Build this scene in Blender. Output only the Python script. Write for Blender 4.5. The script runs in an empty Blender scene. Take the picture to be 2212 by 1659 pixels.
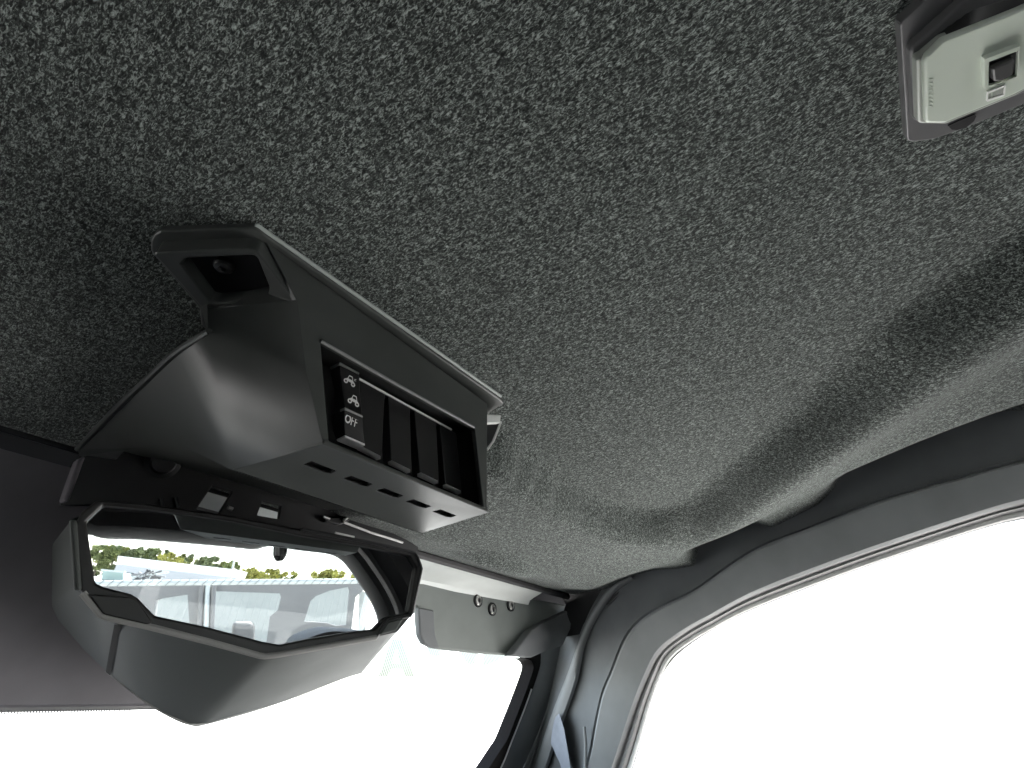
import bpy, bmesh, math, random
import numpy as np
from mathutils import Vector, Matrix
random.seed(4)
SC = bpy.context.scene
COL = SC.collection

# ------------------------------------------------------------------ camera
# axes of the place: X = right of the cab, Y = forward, Z = up, camera at the origin, ground at GZ
GZ = -1.75
PW, PH, FOC = 2212.0, 1659.0, 1040.0
cR = np.array([870, 675, FOC]); cR /= np.linalg.norm(cR)
cU = np.array([0, -(FOC * FOC) / 675, FOC]); cU /= np.linalg.norm(cU)
cF = np.cross(cU, cR)
if cF[2] < 0: cF = -cF
cam = bpy.data.cameras.new('camera'); camo = bpy.data.objects.new('camera', cam); COL.objects.link(camo)
cam.sensor_fit = 'HORIZONTAL'; cam.sensor_width = 36; cam.lens = FOC / PW * 36
cam.clip_start = .005; cam.clip_end = 2000
def w_of(v): return Vector((float(np.dot(v, cR)), float(np.dot(v, cF)), float(np.dot(v, cU))))
ax, ay, az = w_of([1, 0, 0]), w_of([0, -1, 0]), w_of([0, 0, -1])
camo.matrix_world = Matrix(((ax.x, ay.x, az.x, 0), (ax.y, ay.y, az.y, 0), (ax.z, ay.z, az.z, 0), (0, 0, 0, 1)))
SC.camera = camo

# ------------------------------------------------------------------ light
SUN_EL, SUN_AZ = 58, 150          # azimuth from +Y towards +X
w = bpy.data.worlds.new('World'); SC.world = w; w.use_nodes = True
nt = w.node_tree; bg = nt.nodes['Background']
sky = nt.nodes.new('ShaderNodeTexSky'); sky.sky_type = 'NISHITA'; sky.sun_disc = False
sky.sun_elevation = math.radians(SUN_EL); sky.sun_rotation = math.radians(SUN_AZ)
sky.dust_density = 1.2; sky.ozone_density = .6; sky.air_density = 1.0
hs = nt.nodes.new('ShaderNodeHueSaturation'); hs.inputs['Saturation'].default_value = .55      # thin white overcast veil
nt.links.new(sky.outputs[0], hs.inputs['Color']); nt.links.new(hs.outputs[0], bg.inputs[0]); bg.inputs[1].default_value = .15
sl = bpy.data.lights.new('sun', 'SUN'); sl.energy = 4.0; sl.angle = math.radians(.6); sl.color = (1, .96, .9)
so = bpy.data.objects.new('sun', sl); COL.objects.link(so); so.location = (-8, 6, 20)
e, a = math.radians(SUN_EL), math.radians(SUN_AZ)
so.rotation_euler = Vector((math.sin(a) * math.cos(e), math.cos(a) * math.cos(e), math.sin(e))).to_track_quat('Z', 'Y').to_euler()
SC.view_settings.view_transform = 'Standard'; SC.view_settings.look = 'None'
SC.view_settings.exposure = 3.5; SC.view_settings.gamma = 1
SC.render.engine = 'CYCLES'
SC.cycles.max_bounces = 10; SC.cycles.diffuse_bounces = 6; SC.cycles.transparent_max_bounces = 12
SC.cycles.use_denoising = True; SC.cycles.sample_clamp_indirect = 6

# ------------------------------------------------------------------ geometry helpers
def ray(p): return w_of([p[0] - PW / 2, p[1] - PH / 2, FOC])
def atY(p, y): r = ray(p); return r * (y / r.y)
def atX(p, x): r = ray(p); return r * (x / r.x)
def atZ(p, z): r = ray(p); return r * (z / r.z)
def onplane(p, c, n):
    r = ray(p); return r * (Vector(c).dot(n) / r.dot(n))

def obj(name, verts, faces, m, parent=None, bevel=0, seg=2, smooth=False, ang=35):
    me = bpy.data.meshes.new(name)
    me.from_pydata([tuple(v) for v in verts], [], faces); me.update()
    bm = bmesh.new(); bm.from_mesh(me); bmesh.ops.recalc_face_normals(bm, faces=bm.faces); bm.to_mesh(me); bm.free()
    return fin(name, me, m, parent, bevel, seg, smooth, ang)
def fin(name, me, m, parent=None, bevel=0, seg=2, smooth=False, ang=35):
    o = bpy.data.objects.new(name, me); COL.objects.link(o)
    if m: me.materials.append(m)
    if parent:
        o.parent = parent; o.matrix_parent_inverse = Matrix.Translation(-parent.location)
    if bevel:
        b = o.modifiers.new('bevel', 'BEVEL'); b.width = bevel; b.segments = seg; b.limit_method = 'ANGLE'; b.angle_limit = math.radians(25); b.harden_normals = True
        smooth = True
    if smooth:
        for p in me.polygons: p.use_smooth = True
        me.set_sharp_from_angle(angle=math.radians(ang if not bevel else 80))
    return o
def thing(name, label, cat, loc=(0, 0, 0), group=None):
    o = bpy.data.objects.new(name, None); COL.objects.link(o); o.location = loc; o.empty_display_size = .05
    o['label'] = label; o['category'] = cat
    if group: o['group'] = group
    return o
def tag(o, label=None, cat=None, group=None, kind=None):
    for k, v in (('label', label), ('category', cat), ('group', group), ('kind', kind)):
        if v: o[k] = v
    return o

def prism(pts, ext):
    n = len(pts); ext = Vector(ext)
    v = [Vector(p) for p in pts] + [Vector(p) + ext for p in pts]
    f = [list(range(n)), [n + i for i in range(n)][::-1]] + [[i, (i + 1) % n, n + (i + 1) % n, n + i] for i in range(n)]
    return v, f
def ring(outer, inner, ext):
    """flat ring between two outlines, with thickness ext"""
    bm = bmesh.new(); ed = []
    for L in (outer, inner):
        vs = [bm.verts.new(p) for p in L]
        ed += [bm.edges.new((vs[i], vs[(i + 1) % len(vs)])) for i in range(len(vs))]
    bmesh.ops.triangle_fill(bm, use_beauty=True, use_dissolve=False, edges=ed)
    fs = list(bm.faces)
    r = bmesh.ops.extrude_face_region(bm, geom=fs)
    bmesh.ops.translate(bm, verts=[g for g in r['geom'] if isinstance(g, bmesh.types.BMVert)], vec=Vector(ext))
    pass
    bmesh.ops.recalc_face_normals(bm, faces=bm.faces)
    me = bpy.data.meshes.new('ring'); bm.to_mesh(me); bm.free(); return me
def box(a, b):
    x0, y0, z0 = a; x1, y1, z1 = b
    v = [(x0, y0, z0), (x1, y0, z0), (x1, y1, z0), (x0, y1, z0), (x0, y0, z1), (x1, y0, z1), (x1, y1, z1), (x0, y1, z1)]
    return v, [[0, 3, 2, 1], [4, 5, 6, 7], [0, 1, 5, 4], [1, 2, 6, 5], [2, 3, 7, 6], [3, 0, 4, 7]]
def merge(parts):
    V, F = [], []
    for v, f in parts:
        k = len(V); V += list(v); F += [[i + k for i in q] for q in f]
    return V, F
def tube(pts, r, n=10, closed=False):
    pts = [Vector(p) for p in pts]; V, F = [], []; m = len(pts)
    up = Vector((0.13, .21, .97))
    for i, p in enumerate(pts):
        if closed: t = pts[(i + 1) % m] - pts[i - 1]
        else: t = pts[min(i + 1, m - 1)] - pts[max(i - 1, 0)]
        t.normalize(); u = t.cross(up)
        if u.length < .05: u = t.cross(Vector((1, 0, 0)))
        u.normalize(); q = t.cross(u)
        rr = r[i] if isinstance(r, (list, tuple)) else r
        V += [p + (u * math.cos(2 * math.pi * k / n) + q * math.sin(2 * math.pi * k / n)) * rr for k in range(n)]
    for i in range(m if closed else m - 1):
        j = (i + 1) % m
        F += [[i * n + k, i * n + (k + 1) % n, j * n + (k + 1) % n, j * n + k] for k in range(n)]
    if not closed: F += [list(range(n))[::-1], [(m - 1) * n + k for k in range(n)]]
    return V, F
def lathe(c, axis, prof, n=28):
    """prof: (radius, offset along axis)"""
    axis = Vector(axis).normalized(); u = axis.cross(Vector((.3, .2, .9))).normalized(); q = axis.cross(u); V, F = [], []
    for r, h in prof:
        V += [Vector(c) + axis * h + (u * math.cos(2 * math.pi * k / n) + q * math.sin(2 * math.pi * k / n)) * r for k in range(n)]
    for i in range(len(prof) - 1):
        F += [[i * n + k, i * n + (k + 1) % n, (i + 1) * n + (k + 1) % n, (i + 1) * n + k] for k in range(n)]
    F += [list(range(n))[::-1], [(len(prof) - 1) * n + k for k in range(n)]]
    return V, F
def resample(P, n, smooth=True):
    P = [Vector(p) for p in P]
    if smooth:
        Q = []
        for i in range(len(P) - 1):
            a, b, c, d = P[max(i - 1, 0)], P[i], P[i + 1], P[min(i + 2, len(P) - 1)]
            for k in range(12):
                t = k / 12
                Q.append(.5 * ((2 * b) + (c - a) * t + (2 * a - 5 * b + 4 * c - d) * t * t + (3 * b - a - 3 * c + d) * t ** 3))
        P = Q + [P[-1]]
    s = [0]
    for i in range(1, len(P)): s.append(s[-1] + (P[i] - P[i - 1]).length)
    out = []; j = 0
    for k in range(n):
        d = s[-1] * k / (n - 1)
        while j < len(s) - 2 and s[j + 1] < d: j += 1
        t = (d - s[j]) / max(s[j + 1] - s[j], 1e-9); out.append(P[j].lerp(P[j + 1], min(max(t, 0), 1)))
    return out
def sheet(lines):
    n = len(lines[0]); V = [p for L in lines for p in L]
    F = [[r * n + i, r * n + i + 1, (r + 1) * n + i + 1, (r + 1) * n + i] for r in range(len(lines) - 1) for i in range(n - 1)]
    return V, F

# ------------------------------------------------------------------ materials
def mat(name, col, rough=.5, spec=.5, metal=0, bump=None, var=None, coat=0):
    """bump: (scale, strength, distance)  var: (scale, amount) colour variation"""
    m = bpy.data.materials.new(name); m.use_nodes = True; t = m.node_tree; b = t.nodes['Principled BSDF']
    b.inputs['Base Color'].default_value = (*col, 1); b.inputs['Roughness'].default_value = rough
    b.inputs['Specular IOR Level'].default_value = spec; b.inputs['Metallic'].default_value = metal
    if coat: b.inputs['Coat Weight'].default_value = coat
    tc = t.nodes.new('ShaderNodeTexCoord')
    if bump:
        n = t.nodes.new('ShaderNodeTexNoise'); n.inputs['Scale'].default_value = bump[0]; n.inputs['Detail'].default_value = 3
        t.links.new(tc.outputs['Object'], n.inputs['Vector'])
        u = t.nodes.new('ShaderNodeBump'); u.inputs['Strength'].default_value = bump[1]; u.inputs['Distance'].default_value = bump[2]
        t.links.new(n.outputs['Fac'], u.inputs['Height']); t.links.new(u.outputs[0], b.inputs['Normal'])
    if var:
        n = t.nodes.new('ShaderNodeTexNoise'); n.inputs['Scale'].default_value = var[0]; n.inputs['Detail'].default_value = 5
        t.links.new(tc.outputs['Object'], n.inputs['Vector'])
        r = t.nodes.new('ShaderNodeValToRGB')
        r.color_ramp.elements[0].position = .3; r.color_ramp.elements[1].position = .7
        r.color_ramp.elements[0].color = (*[c * (1 - var[1]) for c in col], 1)
        r.color_ramp.elements[1].color = (*[min(1, c * (1 + var[1])) for c in col], 1)
        t.links.new(n.outputs['Fac'], r.inputs[0]); t.links.new(r.outputs[0], b.inputs['Base Color'])
        mr = t.nodes.new('ShaderNodeMapRange'); mr.inputs[3].default_value = max(rough - .08, .02); mr.inputs[4].default_value = min(rough + .08, 1)
        t.links.new(n.outputs['Fac'], mr.inputs[0]); t.links.new(mr.outputs[0], b.inputs['Roughness'])
    return m
def felt_mat():
    m = bpy.data.materials.new('felt'); m.use_nodes = True; t = m.node_tree; b = t.nodes['Principled BSDF']; N = t.nodes.new; L = t.links.new
    tc = N('ShaderNodeTexCoord')
    mp = N('ShaderNodeMapping'); mp.inputs['Rotation'].default_value = (0, 0, .9); mp.inputs['Scale'].default_value = (1, .4, 1)
    L(tc.outputs['Object'], mp.inputs[0])
    n1 = N('ShaderNodeTexNoise'); n1.inputs['Scale'].default_value = 880; n1.inputs['Detail'].default_value = 3; n1.inputs['Roughness'].default_value = .65; n1.inputs['Distortion'].default_value = 1.3
    n2 = N('ShaderNodeTexNoise'); n2.inputs['Scale'].default_value = 420; n2.inputs['Detail'].default_value = 2; n2.inputs['Distortion'].default_value = .8
    L(mp.outputs[0], n1.inputs[0]); L(tc.outputs['Object'], n2.inputs[0])
    ad = N('ShaderNodeMath'); ad.operation = 'MULTIPLY_ADD'; ad.inputs[1].default_value = .25; L(n2.outputs['Fac'], ad.inputs[0]); 
    m1 = N('ShaderNodeMath'); m1.operation = 'MULTIPLY'; m1.inputs[1].default_value = .75; L(n1.outputs['Fac'], m1.inputs[0]); L(m1.outputs[0], ad.inputs[2])
    r = N('ShaderNodeValToRGB'); el = r.color_ramp.elements
    el[0].position = .38; el[0].color = (.010, .0112, .0106, 1); el[1].position = .66; el[1].color = (.345, .385, .36, 1)
    k = el.new(.5); k.color = (.044, .050, .0468, 1)
    L(ad.outputs[0], r.inputs[0]); L(r.outputs[0], b.inputs['Base Color'])
    b.inputs['Roughness'].default_value = 1; b.inputs['Specular IOR Level'].default_value = .1
    b.inputs['Sheen Weight'].default_value = .08; b.inputs['Sheen Roughness'].default_value = .5
    u = N('ShaderNodeBump'); u.inputs['Strength'].default_value = .5; u.inputs['Distance'].default_value = .0009
    L(ad.outputs[0], u.inputs['Height']); L(u.outputs[0], b.inputs['Normal'])
    return m
FELT = felt_mat()
BLACK = mat('black_plastic', (.017, .017, .018), .42, .5, bump=(1800, .10, .0004), var=(60, .15))
BLACK2 = mat('black_satin', (.012, .012, .013), .5, .4, bump=(1500, .1, .0004))
CONS = mat('console_plastic', (.052, .056, .053), .38, .5, bump=(1600, .10, .0004), var=(30, .12))
SWITCH = mat('switch_plastic', (.012, .012, .012), .38, .5, bump=(1500, .08, .0003))
PRINT = mat('white_print', (.75, .76, .74), .6)
PAINT = mat('header_paint', (.62, .65, .63), .45, .45, bump=(700, .06, .0004), var=(25, .06))
PAINT2 = mat('panel_paint', (.165, .182, .173), .55, .4, bump=(700, .08, .0004), var=(18, .10))
SHADE = mat('shade_panel', (.17, .163, .174), .55, .35, bump=(900, .1, .0004), var=(20, .12))
TRIM = mat('slate_trim', (.235, .244, .248), .7, .3, bump=(1100, .12, .0004), var=(14, .10))
TRIMD = mat('dark_trim', (.145, .153, .158), .72, .25, bump=(1100, .12, .0004), var=(14, .12))
RUBBER = mat('seal_rubber', (.20, .20, .20), .45, .5, var=(40, .15))
SEALC = mat('seal_lip', (.55, .55, .54), .4, .5, var=(60, .1))
HOUS = mat('mirror_housing', (.056, .062, .059), .6, .3, bump=(1300, .12, .0005), var=(20, .07))
BEZ = mat('bezel_plastic', (.016, .015, .015), .45, .5, bump=(1300, .12, .0004))
STEEL = mat('zinc_steel', (.55, .55, .53), .35, .5, 1, var=(200, .2))
DSTEEL = mat('black_oxide', (.05, .05, .05), .35, .5, .6)
LENS = mat('dome_lens', (.50, .55, .48), .35, .5, var=(12, .04))
LENS.node_tree.nodes['Principled BSDF'].inputs['Subsurface Weight'].default_value = .25
LENS.node_tree.nodes['Principled BSDF'].inputs['Subsurface Radius'].default_value = (.006, .006, .005)
DBASE = mat('dome_base', (.11, .11, .112), .4, .5, bump=(1500, .1, .0004), var=(40, .1))
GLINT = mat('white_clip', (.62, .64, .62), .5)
BLUEG = mat('strap_cloth', (.24, .26, .30), .7, .3, bump=(900, .3, .0006), var=(50, .12))
CABIN = mat('cab_lining', (.03, .03, .032), .8, .2, var=(5, .2))
def mirror_mat():
    m = bpy.data.materials.new('mirror_glass'); m.use_nodes = True; b = m.node_tree.nodes['Principled BSDF']
    b.inputs['Base Color'].default_value = (.60, .62, .62, 1); b.inputs['Metallic'].default_value = 1; b.inputs['Roughness'].default_value = .012
    return m
MIRR = mirror_mat()
def glass_mat():
    m = bpy.data.materials.new('window_glass'); m.use_nodes = True; t = m.node_tree; t.nodes.clear(); N = t.nodes.new
    o = N('ShaderNodeOutputMaterial'); x = N('ShaderNodeMixShader'); tr = N('ShaderNodeBsdfTransparent'); g = N('ShaderNodeBsdfGlossy'); f = N('ShaderNodeLayerWeight'); pw = N('ShaderNodeMath'); pw.operation = 'POWER'; pw.inputs[1].default_value = 4; ml = N('ShaderNodeMath'); ml.operation = 'MULTIPLY_ADD'; ml.inputs[1].default_value = .5; ml.inputs[2].default_value = .04
    tr.inputs[0].default_value = (.93, .96, .95, 1); g.inputs['Roughness'].default_value = .01; f.inputs[0].default_value = .5; t.links.new(f.outputs['Facing'], pw.inputs[0]); t.links.new(pw.outputs[0], ml.inputs[0])
    t.links.new(ml.outputs[0], x.inputs[0]); t.links.new(tr.outputs[0], x.inputs[1]); t.links.new(g.outputs[0], x.inputs[2]); t.links.new(x.outputs[0], o.inputs[0])
    return m
GLASS = glass_mat()

# ------------------------------------------------------------------ ground and the cab shell round the camera
GROUND = mat('pale_gravel', (.46, .45, .43), .9, .2, bump=(30, .4, .01), var=(3, .15))
g = obj('ground', *box((-600, -600, GZ - .3), (600, 600, GZ)), GROUND); tag(g, kind='structure')
ZK = [(-1.2, .31), (-.5, .297), (-.1, .262), (.22, .222), (.42, .196), (.525, .180), (.7, .16)]
def zr(y):
    for (a, za), (b, zb) in zip(ZK, ZK[1:]):
        if y <= b: return za + (zb - za) * max(0, (y - a)) / (b - a)
    return ZK[-1][1]
def onroof(p, dz=0):
    r = ray(p); t = .22 / r.z
    for _ in range(40): t = (zr(r.y * t) + dz) / r.z
    return r * t
# side trim plane: the right door frame leans in towards the rear
KT, XT, YT = .30, .95, .42
def ontrim(p, off=0):
    r = ray(p); return r * ((XT + off - KT * YT) / (r.x - KT * r.y))
def trimx(y): return XT + KT * (y - YT)

# ------------------------------------------------------------------ headliner
pan_px = [(2330, 420), (2212, 490), (2000, 635), (1880, 705), (1750, 850), (1600, 980), (1480, 1078), (1400, 1104), (1300, 1090), (1200, 1036), (1110, 965), (1050, 930)]
rid_px = [(2400, 480), (2212, 640), (2000, 800), (1850, 910), (1700, 1020), (1600, 1100), (1500, 1160), (1400, 1150), (1300, 1122), (1200, 1068), (1110, 1000), (1050, 970)]
pan = [v.to_2d() for v in resample([onroof(p) for p in pan_px], 60)]; rid = [v.to_2d() for v in resample([onroof(p, -.018) for p in rid_px], 60)]
pan = [Vector((pan[0].x - .08, -1.3))] + pan + [Vector((.20, pan[-1].y + .01)), Vector((-1.2, pan[-1].y + .02))]
rid = [Vector((rid[0].x - .05, -1.3))] + rid + [Vector((.20, rid[-1].y + .015)), Vector((-1.2, rid[-1].y + .03))]
edge_px = [(2212, 888), (2050, 902), (1950, 950), (1826, 1022), (1795, 1066), (1765, 1093), (1669, 1141), (1640, 1133), (1598, 1128), (1515, 1165), (1503, 1222), (1469, 1229), (1412, 1232), (1364, 1246), (1312, 1272)]
edge = sorted([(v.y, v.z) for v in (ontrim(p) for p in edge_px)])
def seg_dist(PX, PY, line):
    d = np.full(PX.shape, 1e9)
    for a, b in zip(line, line[1:]):
        vx, vy = b.x - a.x, b.y - a.y; L2 = vx * vx + vy * vy + 1e-12
        t = np.clip(((PX - a.x) * vx + (PY - a.y) * vy) / L2, 0, 1)
        d = np.minimum(d, np.hypot(PX - a.x - t * vx, PY - a.y - t * vy))
    return d
def inside(PX, PY, poly):
    c = np.zeros(PX.shape, bool); n = len(poly)
    for i in range(n):
        a, b = poly[i], poly[i - 1]
        m = ((a.y > PY) != (b.y > PY)) & (PX < (b.x - a.x) * (PY - a.y) / (b.y - a.y + 1e-12) + a.x); c ^= m
    return c
def build_headliner():
    y0, y1 = -.78, .526; NY, NX = 300, 300
    ys = np.linspace(y0, y1, NY); S = np.linspace(0, 1, NX)
    Y = np.repeat(ys[:, None], NX, 1); xl = -.36
    # right limit: the trim plane; in the front corner the seam turns into the pillar
    X = xl + (np.array([trimx(y) for y in ys])[:, None] - .004 - xl) * S[None, :]
    Z = np.interp(Y, [k[0] for k in ZK], [k[1] for k in ZK])
    dp, dr = seg_dist(X, Y, pan), seg_dist(X, Y, rid)
    far = [Vector((-1.2, -1.3))]
    ip, ir = inside(X, Y, pan + far), inside(X, Y, rid + far)
    t = np.where(ip, 0, np.where(~ir, 1, dp / (dp + dr + 1e-9)))
    s = t * t * (3 - 2 * t)
    fadeL = np.clip((X - .20) / .12, 0, 1) * np.clip((.528 - Y) / .11, 0, 1)
    drop = .038 * s * fadeL
    # slight crown of the pan towards its rim
    Z = Z - drop
    # past the crest the lining rolls back up a little before the trim
    Z = Z + np.where(ir, 0, .020 * (1 - np.exp(-(dr / .05) ** 2))) * np.clip((X - .4) / .1, 0, 1) * np.clip((.24 - Y) / .12, 0, 1)
    # scoop in the front roll
    c0, c1 = onroof((1010, 1172), -.02), onroof((1190, 1205), -.02)
    cx, cy = (c0.x + c1.x) / 2, (c0.y + c1.y) / 2; hx = abs(c1.x - c0.x) / 2 + .01
    e = 1 - ((X - cx) / hx) ** 2
    arc = cy - .022 * np.clip(e, 0, 1)                     # rear rim of the scoop
    sc = np.clip((Y - arc) / .028, 0, 1) * np.clip(1 - (Y - arc - .028) / .045, 0, 1) * np.clip(e, 0, 1) ** .6
    Z = Z - .015 * sc
    # meet the door trim where the photograph shows the edge
    ze = np.interp(Y, [q[0] for q in edge], [q[1] for q in edge])
    dx = (X[:, -1:] - X); wgt = np.clip(1 - dx / .13, 0, 1); wgt = wgt * wgt * (3 - 2 * wgt)
    rear = np.clip((Y + .45) / .2, 0, 1)
    Z = Z * (1 - wgt * rear) + ze * wgt * rear
    for _ in range(5):
        Zp = np.pad(Z, 1, mode='edge'); Zb = (Zp[:-2, 1:-1] + Zp[2:, 1:-1] + Zp[1:-1, :-2] + Zp[1:-1, 2:] + 2 * Z) / 6
        Z = np.where(wgt * rear > .9, Z, Zb)
    V = np.stack([X, Y, Z], -1).reshape(-1, 3)
    F = [[r * NX + i, r * NX + i + 1, (r + 1) * NX + i + 1, (r + 1) * NX + i] for r in range(NY - 1) for i in range(NX - 1)]
    o = obj('headliner', [tuple(v) for v in V], F, FELT, smooth=True, ang=60)
    sd = o.modifiers.new('thick', 'SOLIDIFY'); sd.thickness = .006; sd.offset = 1 if o.data.polygons[0].normal.z > 0 else -1
    return tag(o, kind='structure')
HEAD = build_headliner()
roof = obj('roof_skin', *box((-.6, -.85, .40), (1.12, .80, .43)), CABIN); tag(roof, kind='structure')

# lining behind and left of the camera, lower tub: what shades the cab (outside the frame)
P3 = Vector((-.42, 0, 0))
tub = merge([box((-.52, -.86, GZ + .35), (-.46, .80, -.30)), box((-.52, -.86, -.42), (-.46, .50, .42)), box((-.52, .50, .12), (-.46, .74, .42)), box((-.36, -.62, GZ + .36), (.10, -.42, -.06)), box((-.45, .36, GZ + .36), (.13, .59, -.10)), prism([(.80, -.19, GZ + .36), (.84, -.19, GZ + .36), (.66, -.80, GZ + .36), (.62, -.80, GZ + .36)], (0, 0, 2.1)),                 # driver's side closed; seat, cluster, rear quarter added to block light
             box((1.06, -.8, GZ + .35), (1.10, 1.2, -.68)),                 # right door below the window
             box((-.46, -.80, GZ + .30), (1.06, 1.2, GZ + .36)),            # floor
             box((-.46, .60, GZ + .36), (1.06, .80, -.17)),                 # dash, raised to cut light from the windshield
             box((-.46, -.84, GZ + .36), (1.06, -.80, -.09)), box((.62, -.84, -.09), (1.06, -.80, .40)), box((-.46, -.84, -.09), (-.40, -.80, .40)), box((-.46, -.84, .30), (1.06, -.80, .40))])              # bulkhead round rear window, raised to cut rear light
t_ = obj('cab_shade_tub', *tub, CABIN); tag(t_, kind='structure')
hd_ = obj('shade_hood', *box((-.50, .82, -.66), (1.05, 2.3, -.52)), mat('hood_paint', (.05, .05, .052), .5), bevel=.03); tag(hd_, kind='structure')  # unseen hood, added and darkened to cut light from the front
fr = obj('header_closure', *box((-.46, .74, .17), (1.1, .79, .40)), CABIN); tag(fr, kind='structure')
rc = obj('right_roof_rail', *prism([(1.09, .74, .165), (1.15, .74, .165), (1.15, .74, .40), (1.09, .74, .40)], (-.40, -1.55, .11)), CABIN); tag(rc, kind='structure')

# ------------------------------------------------------------------ windshield header, shade panel
YW = .62
wh = thing('windshield_header', 'pale grey steel windshield header with bolted drop plate at front right corner', 'header', (.5, .6, .1))
def at_ledge(p): return atZ(p, .172)
seamY = .530
ledge = []
for x in np.linspace(.115, .885, 24):
    yb = .618 - .046 * max(0, (x - .6) / .35)
    ledge.append([Vector((x, seamY, .181)), Vector((x, seamY + .008, .1785)), Vector((x, yb - .004, .163)), Vector((x, yb, .155))])
V, F = sheet([[r[k] for r in ledge] for k in range(4)])
o = obj('header_ledge', V, F, PAINT, wh, smooth=True, ang=50)
# dark rubber edge of the lining along the seam
o = obj('seam_trim', *tube([(x, .529, zr(.527) - .0005 - .004 * min(1, max(0, (x - .32) / .1))) for x in np.linspace(-.40, .955, 60)], [.003 + .0035 * min(1, max(0, (x - .32) / .1)) for x in np.linspace(-.40, .955, 60)], 8), BLACK2, wh, smooth=True)
pl_px = [(880, 1243), (1010, 1268), (1190, 1300), (1240, 1310), (1262, 1352), (1150, 1418), (1105, 1416), (1040, 1412), (960, 1404), (935, 1399), (918, 1390), (909, 1372), (906, 1340), (905, 1311), (880, 1306)]
v, f = prism([atY(p, YW - .002 - .048 * min(1, max(0, (p[0] - 905) / 330))) for p in pl_px], (0, .014, 0))
# carry the plate's upper strip to the left behind the mirror
o = obj('drop_plate', v, f, PAINT2, wh, bevel=.004, seg=3)
v, f = prism([(-.05, YW, .160), (.605, YW, .160), (.605, YW, .128), (-.05, YW, .128)], (0, .014, 0))
o = obj('header_strip', v, f, PAINT2, wh, bevel=.002)
# thick folded left end of the plate
v, f = prism([atY(p, YW - .008) for p in [(905, 1312), (938, 1318), (941, 1368), (948, 1392), (962, 1403), (935, 1400), (918, 1390), (908, 1372)]], (0, .01, 0))
o = obj('plate_return', v, f, TRIMD, wh, bevel=.003, seg=3)
for px in [(1033, 1297), (1064, 1316), (1104, 1307)]:
    c = atY(px, YW - .002 - .048 * (px[0] - 905) / 330)
    b = obj('bolt', *lathe(c, (0, -1, 0), [(.0085, -.002), (.0085, .0015), (.0075, .0025), (.0045, .003), (.004, .001), (.001, .0008)]), STEEL, wh, smooth=True)
    obj('gasket', *lathe(c, (0, -1, 0), [(.0115, -.002), (.0115, .001), (.0085, .0012)]), BLACK2, b, smooth=True)

sp = thing('sun_shade_panel', 'dark plum-grey plastic shade panel across the upper left of the windshield', 'panel', (.05, .6, .05))
top_l, bot_l = [], []
sl_pts = lambda z: .572 + .07 * (.165 - z) / .19
rows = []
for z in (.176, .150, .10, .05, .02, -.006):
    rows.append([Vector((x, sl_pts(z), z + (.004 if z < 0 else 0) * 0)) for x in np.linspace(-.42, .29, 16)])
rows.append([Vector((x, sl_pts(-.018) + .006, -.010)) for x in np.linspace(-.42, .29, 16)])
rows.append([Vector((x, sl_pts(-.018) + .022, -.008)) for x in np.linspace(-.42, .29, 16)])
o = obj('panel_face', *sheet(rows), SHADE, sp, smooth=True, ang=40)
o = obj('panel_lip', *tube([(x, sl_pts(-.018) + .004, -.008) for x in np.linspace(-.42, .29, 10)], .0035, 8), RUBBER, sp, smooth=True)
fb = []
for i in range(300):
    x = -.40 + i * .0022; y = sl_pts(-.018) + .012
    fb.append(prism([(x, y, -.009), (x + .0013, y, -.009), (x + .0009, y, -.0135), (x + .0001, y, -.0135)], (0, .001, 0)))
o = obj('frit_teeth', *merge(fb), BLACK2, sp); tag(o, kind='stuff')

# ------------------------------------------------------------------ windshield glass and its decal
wsN = Vector((0, -.97, -.26)).normalized(); wsC = Vector((.5, .645, .06))
ws = thing('windshield', 'clear windshield with hatched letters printed across its upper edge', 'windshield', (.5, .65, 0))
gp = []
for (x, z) in [(-.43, .16), (1.0, .16), (1.0, -.55), (-.43, -.55)]:
    y = wsC.y + (-(z - wsC.z) * wsN.z) / wsN.y
    gp.append(Vector((x, y, z)))
o = obj('glass', gp, [[0, 1, 2, 3]], GLASS, ws)
def film_mat():
    m = bpy.data.materials.new('perforated_film'); m.use_nodes = True; t = m.node_tree; t.nodes.clear(); N = t.nodes.new; L = t.links.new
    o_ = N('ShaderNodeOutputMaterial'); tr_ = N('ShaderNodeBsdfTransparent'); tc = N('ShaderNodeTexCoord'); mp = N('ShaderNodeMapping'); wv = N('ShaderNodeTexWave'); cr = N('ShaderNodeValToRGB')
    mp.inputs['Rotation'].default_value = (0, .8, 0); wv.inputs['Scale'].default_value = 95; wv.bands_direction = 'X'
    cr.color_ramp.elements[0].color = (.05, .058, .056, 1); cr.color_ramp.elements[1].color = (.24, .255, .25, 1)
    L(tc.outputs['Object'], mp.inputs[0]); L(mp.outputs[0], wv.inputs[0]); L(wv.outputs['Fac'], cr.inputs[0]); L(cr.outputs[0], tr_.inputs[0]); L(tr_.outputs[0], o_.inputs[0])
    return m
FILM = film_mat()
def film(polys):
    return merge([([onplane(p, wsC + wsN * .002, wsN) for p in pg], [list(range(len(pg)))]) for pg in polys])
o = obj('letter', *film([[(846, 1380), (856, 1380), (856, 1402), (849, 1432), (846, 1446), (838, 1462), (817, 1462)], [(856, 1380), (866, 1380), (896, 1462), (876, 1462), (868, 1446), (864, 1432), (856, 1402)], [(849, 1432), (864, 1432), (868, 1446), (846, 1446)]]), FILM, ws)
for pg in ([(1044, 1408), (1098, 1417), (1070, 1430), (1044, 1440)], [(990, 1405), (1036, 1408), (1022, 1438), (1010, 1434)], [(922, 1398), (952, 1404), (948, 1420), (926, 1415)]):
    o = obj('letter', *film([pg]), FILM, ws)

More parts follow.
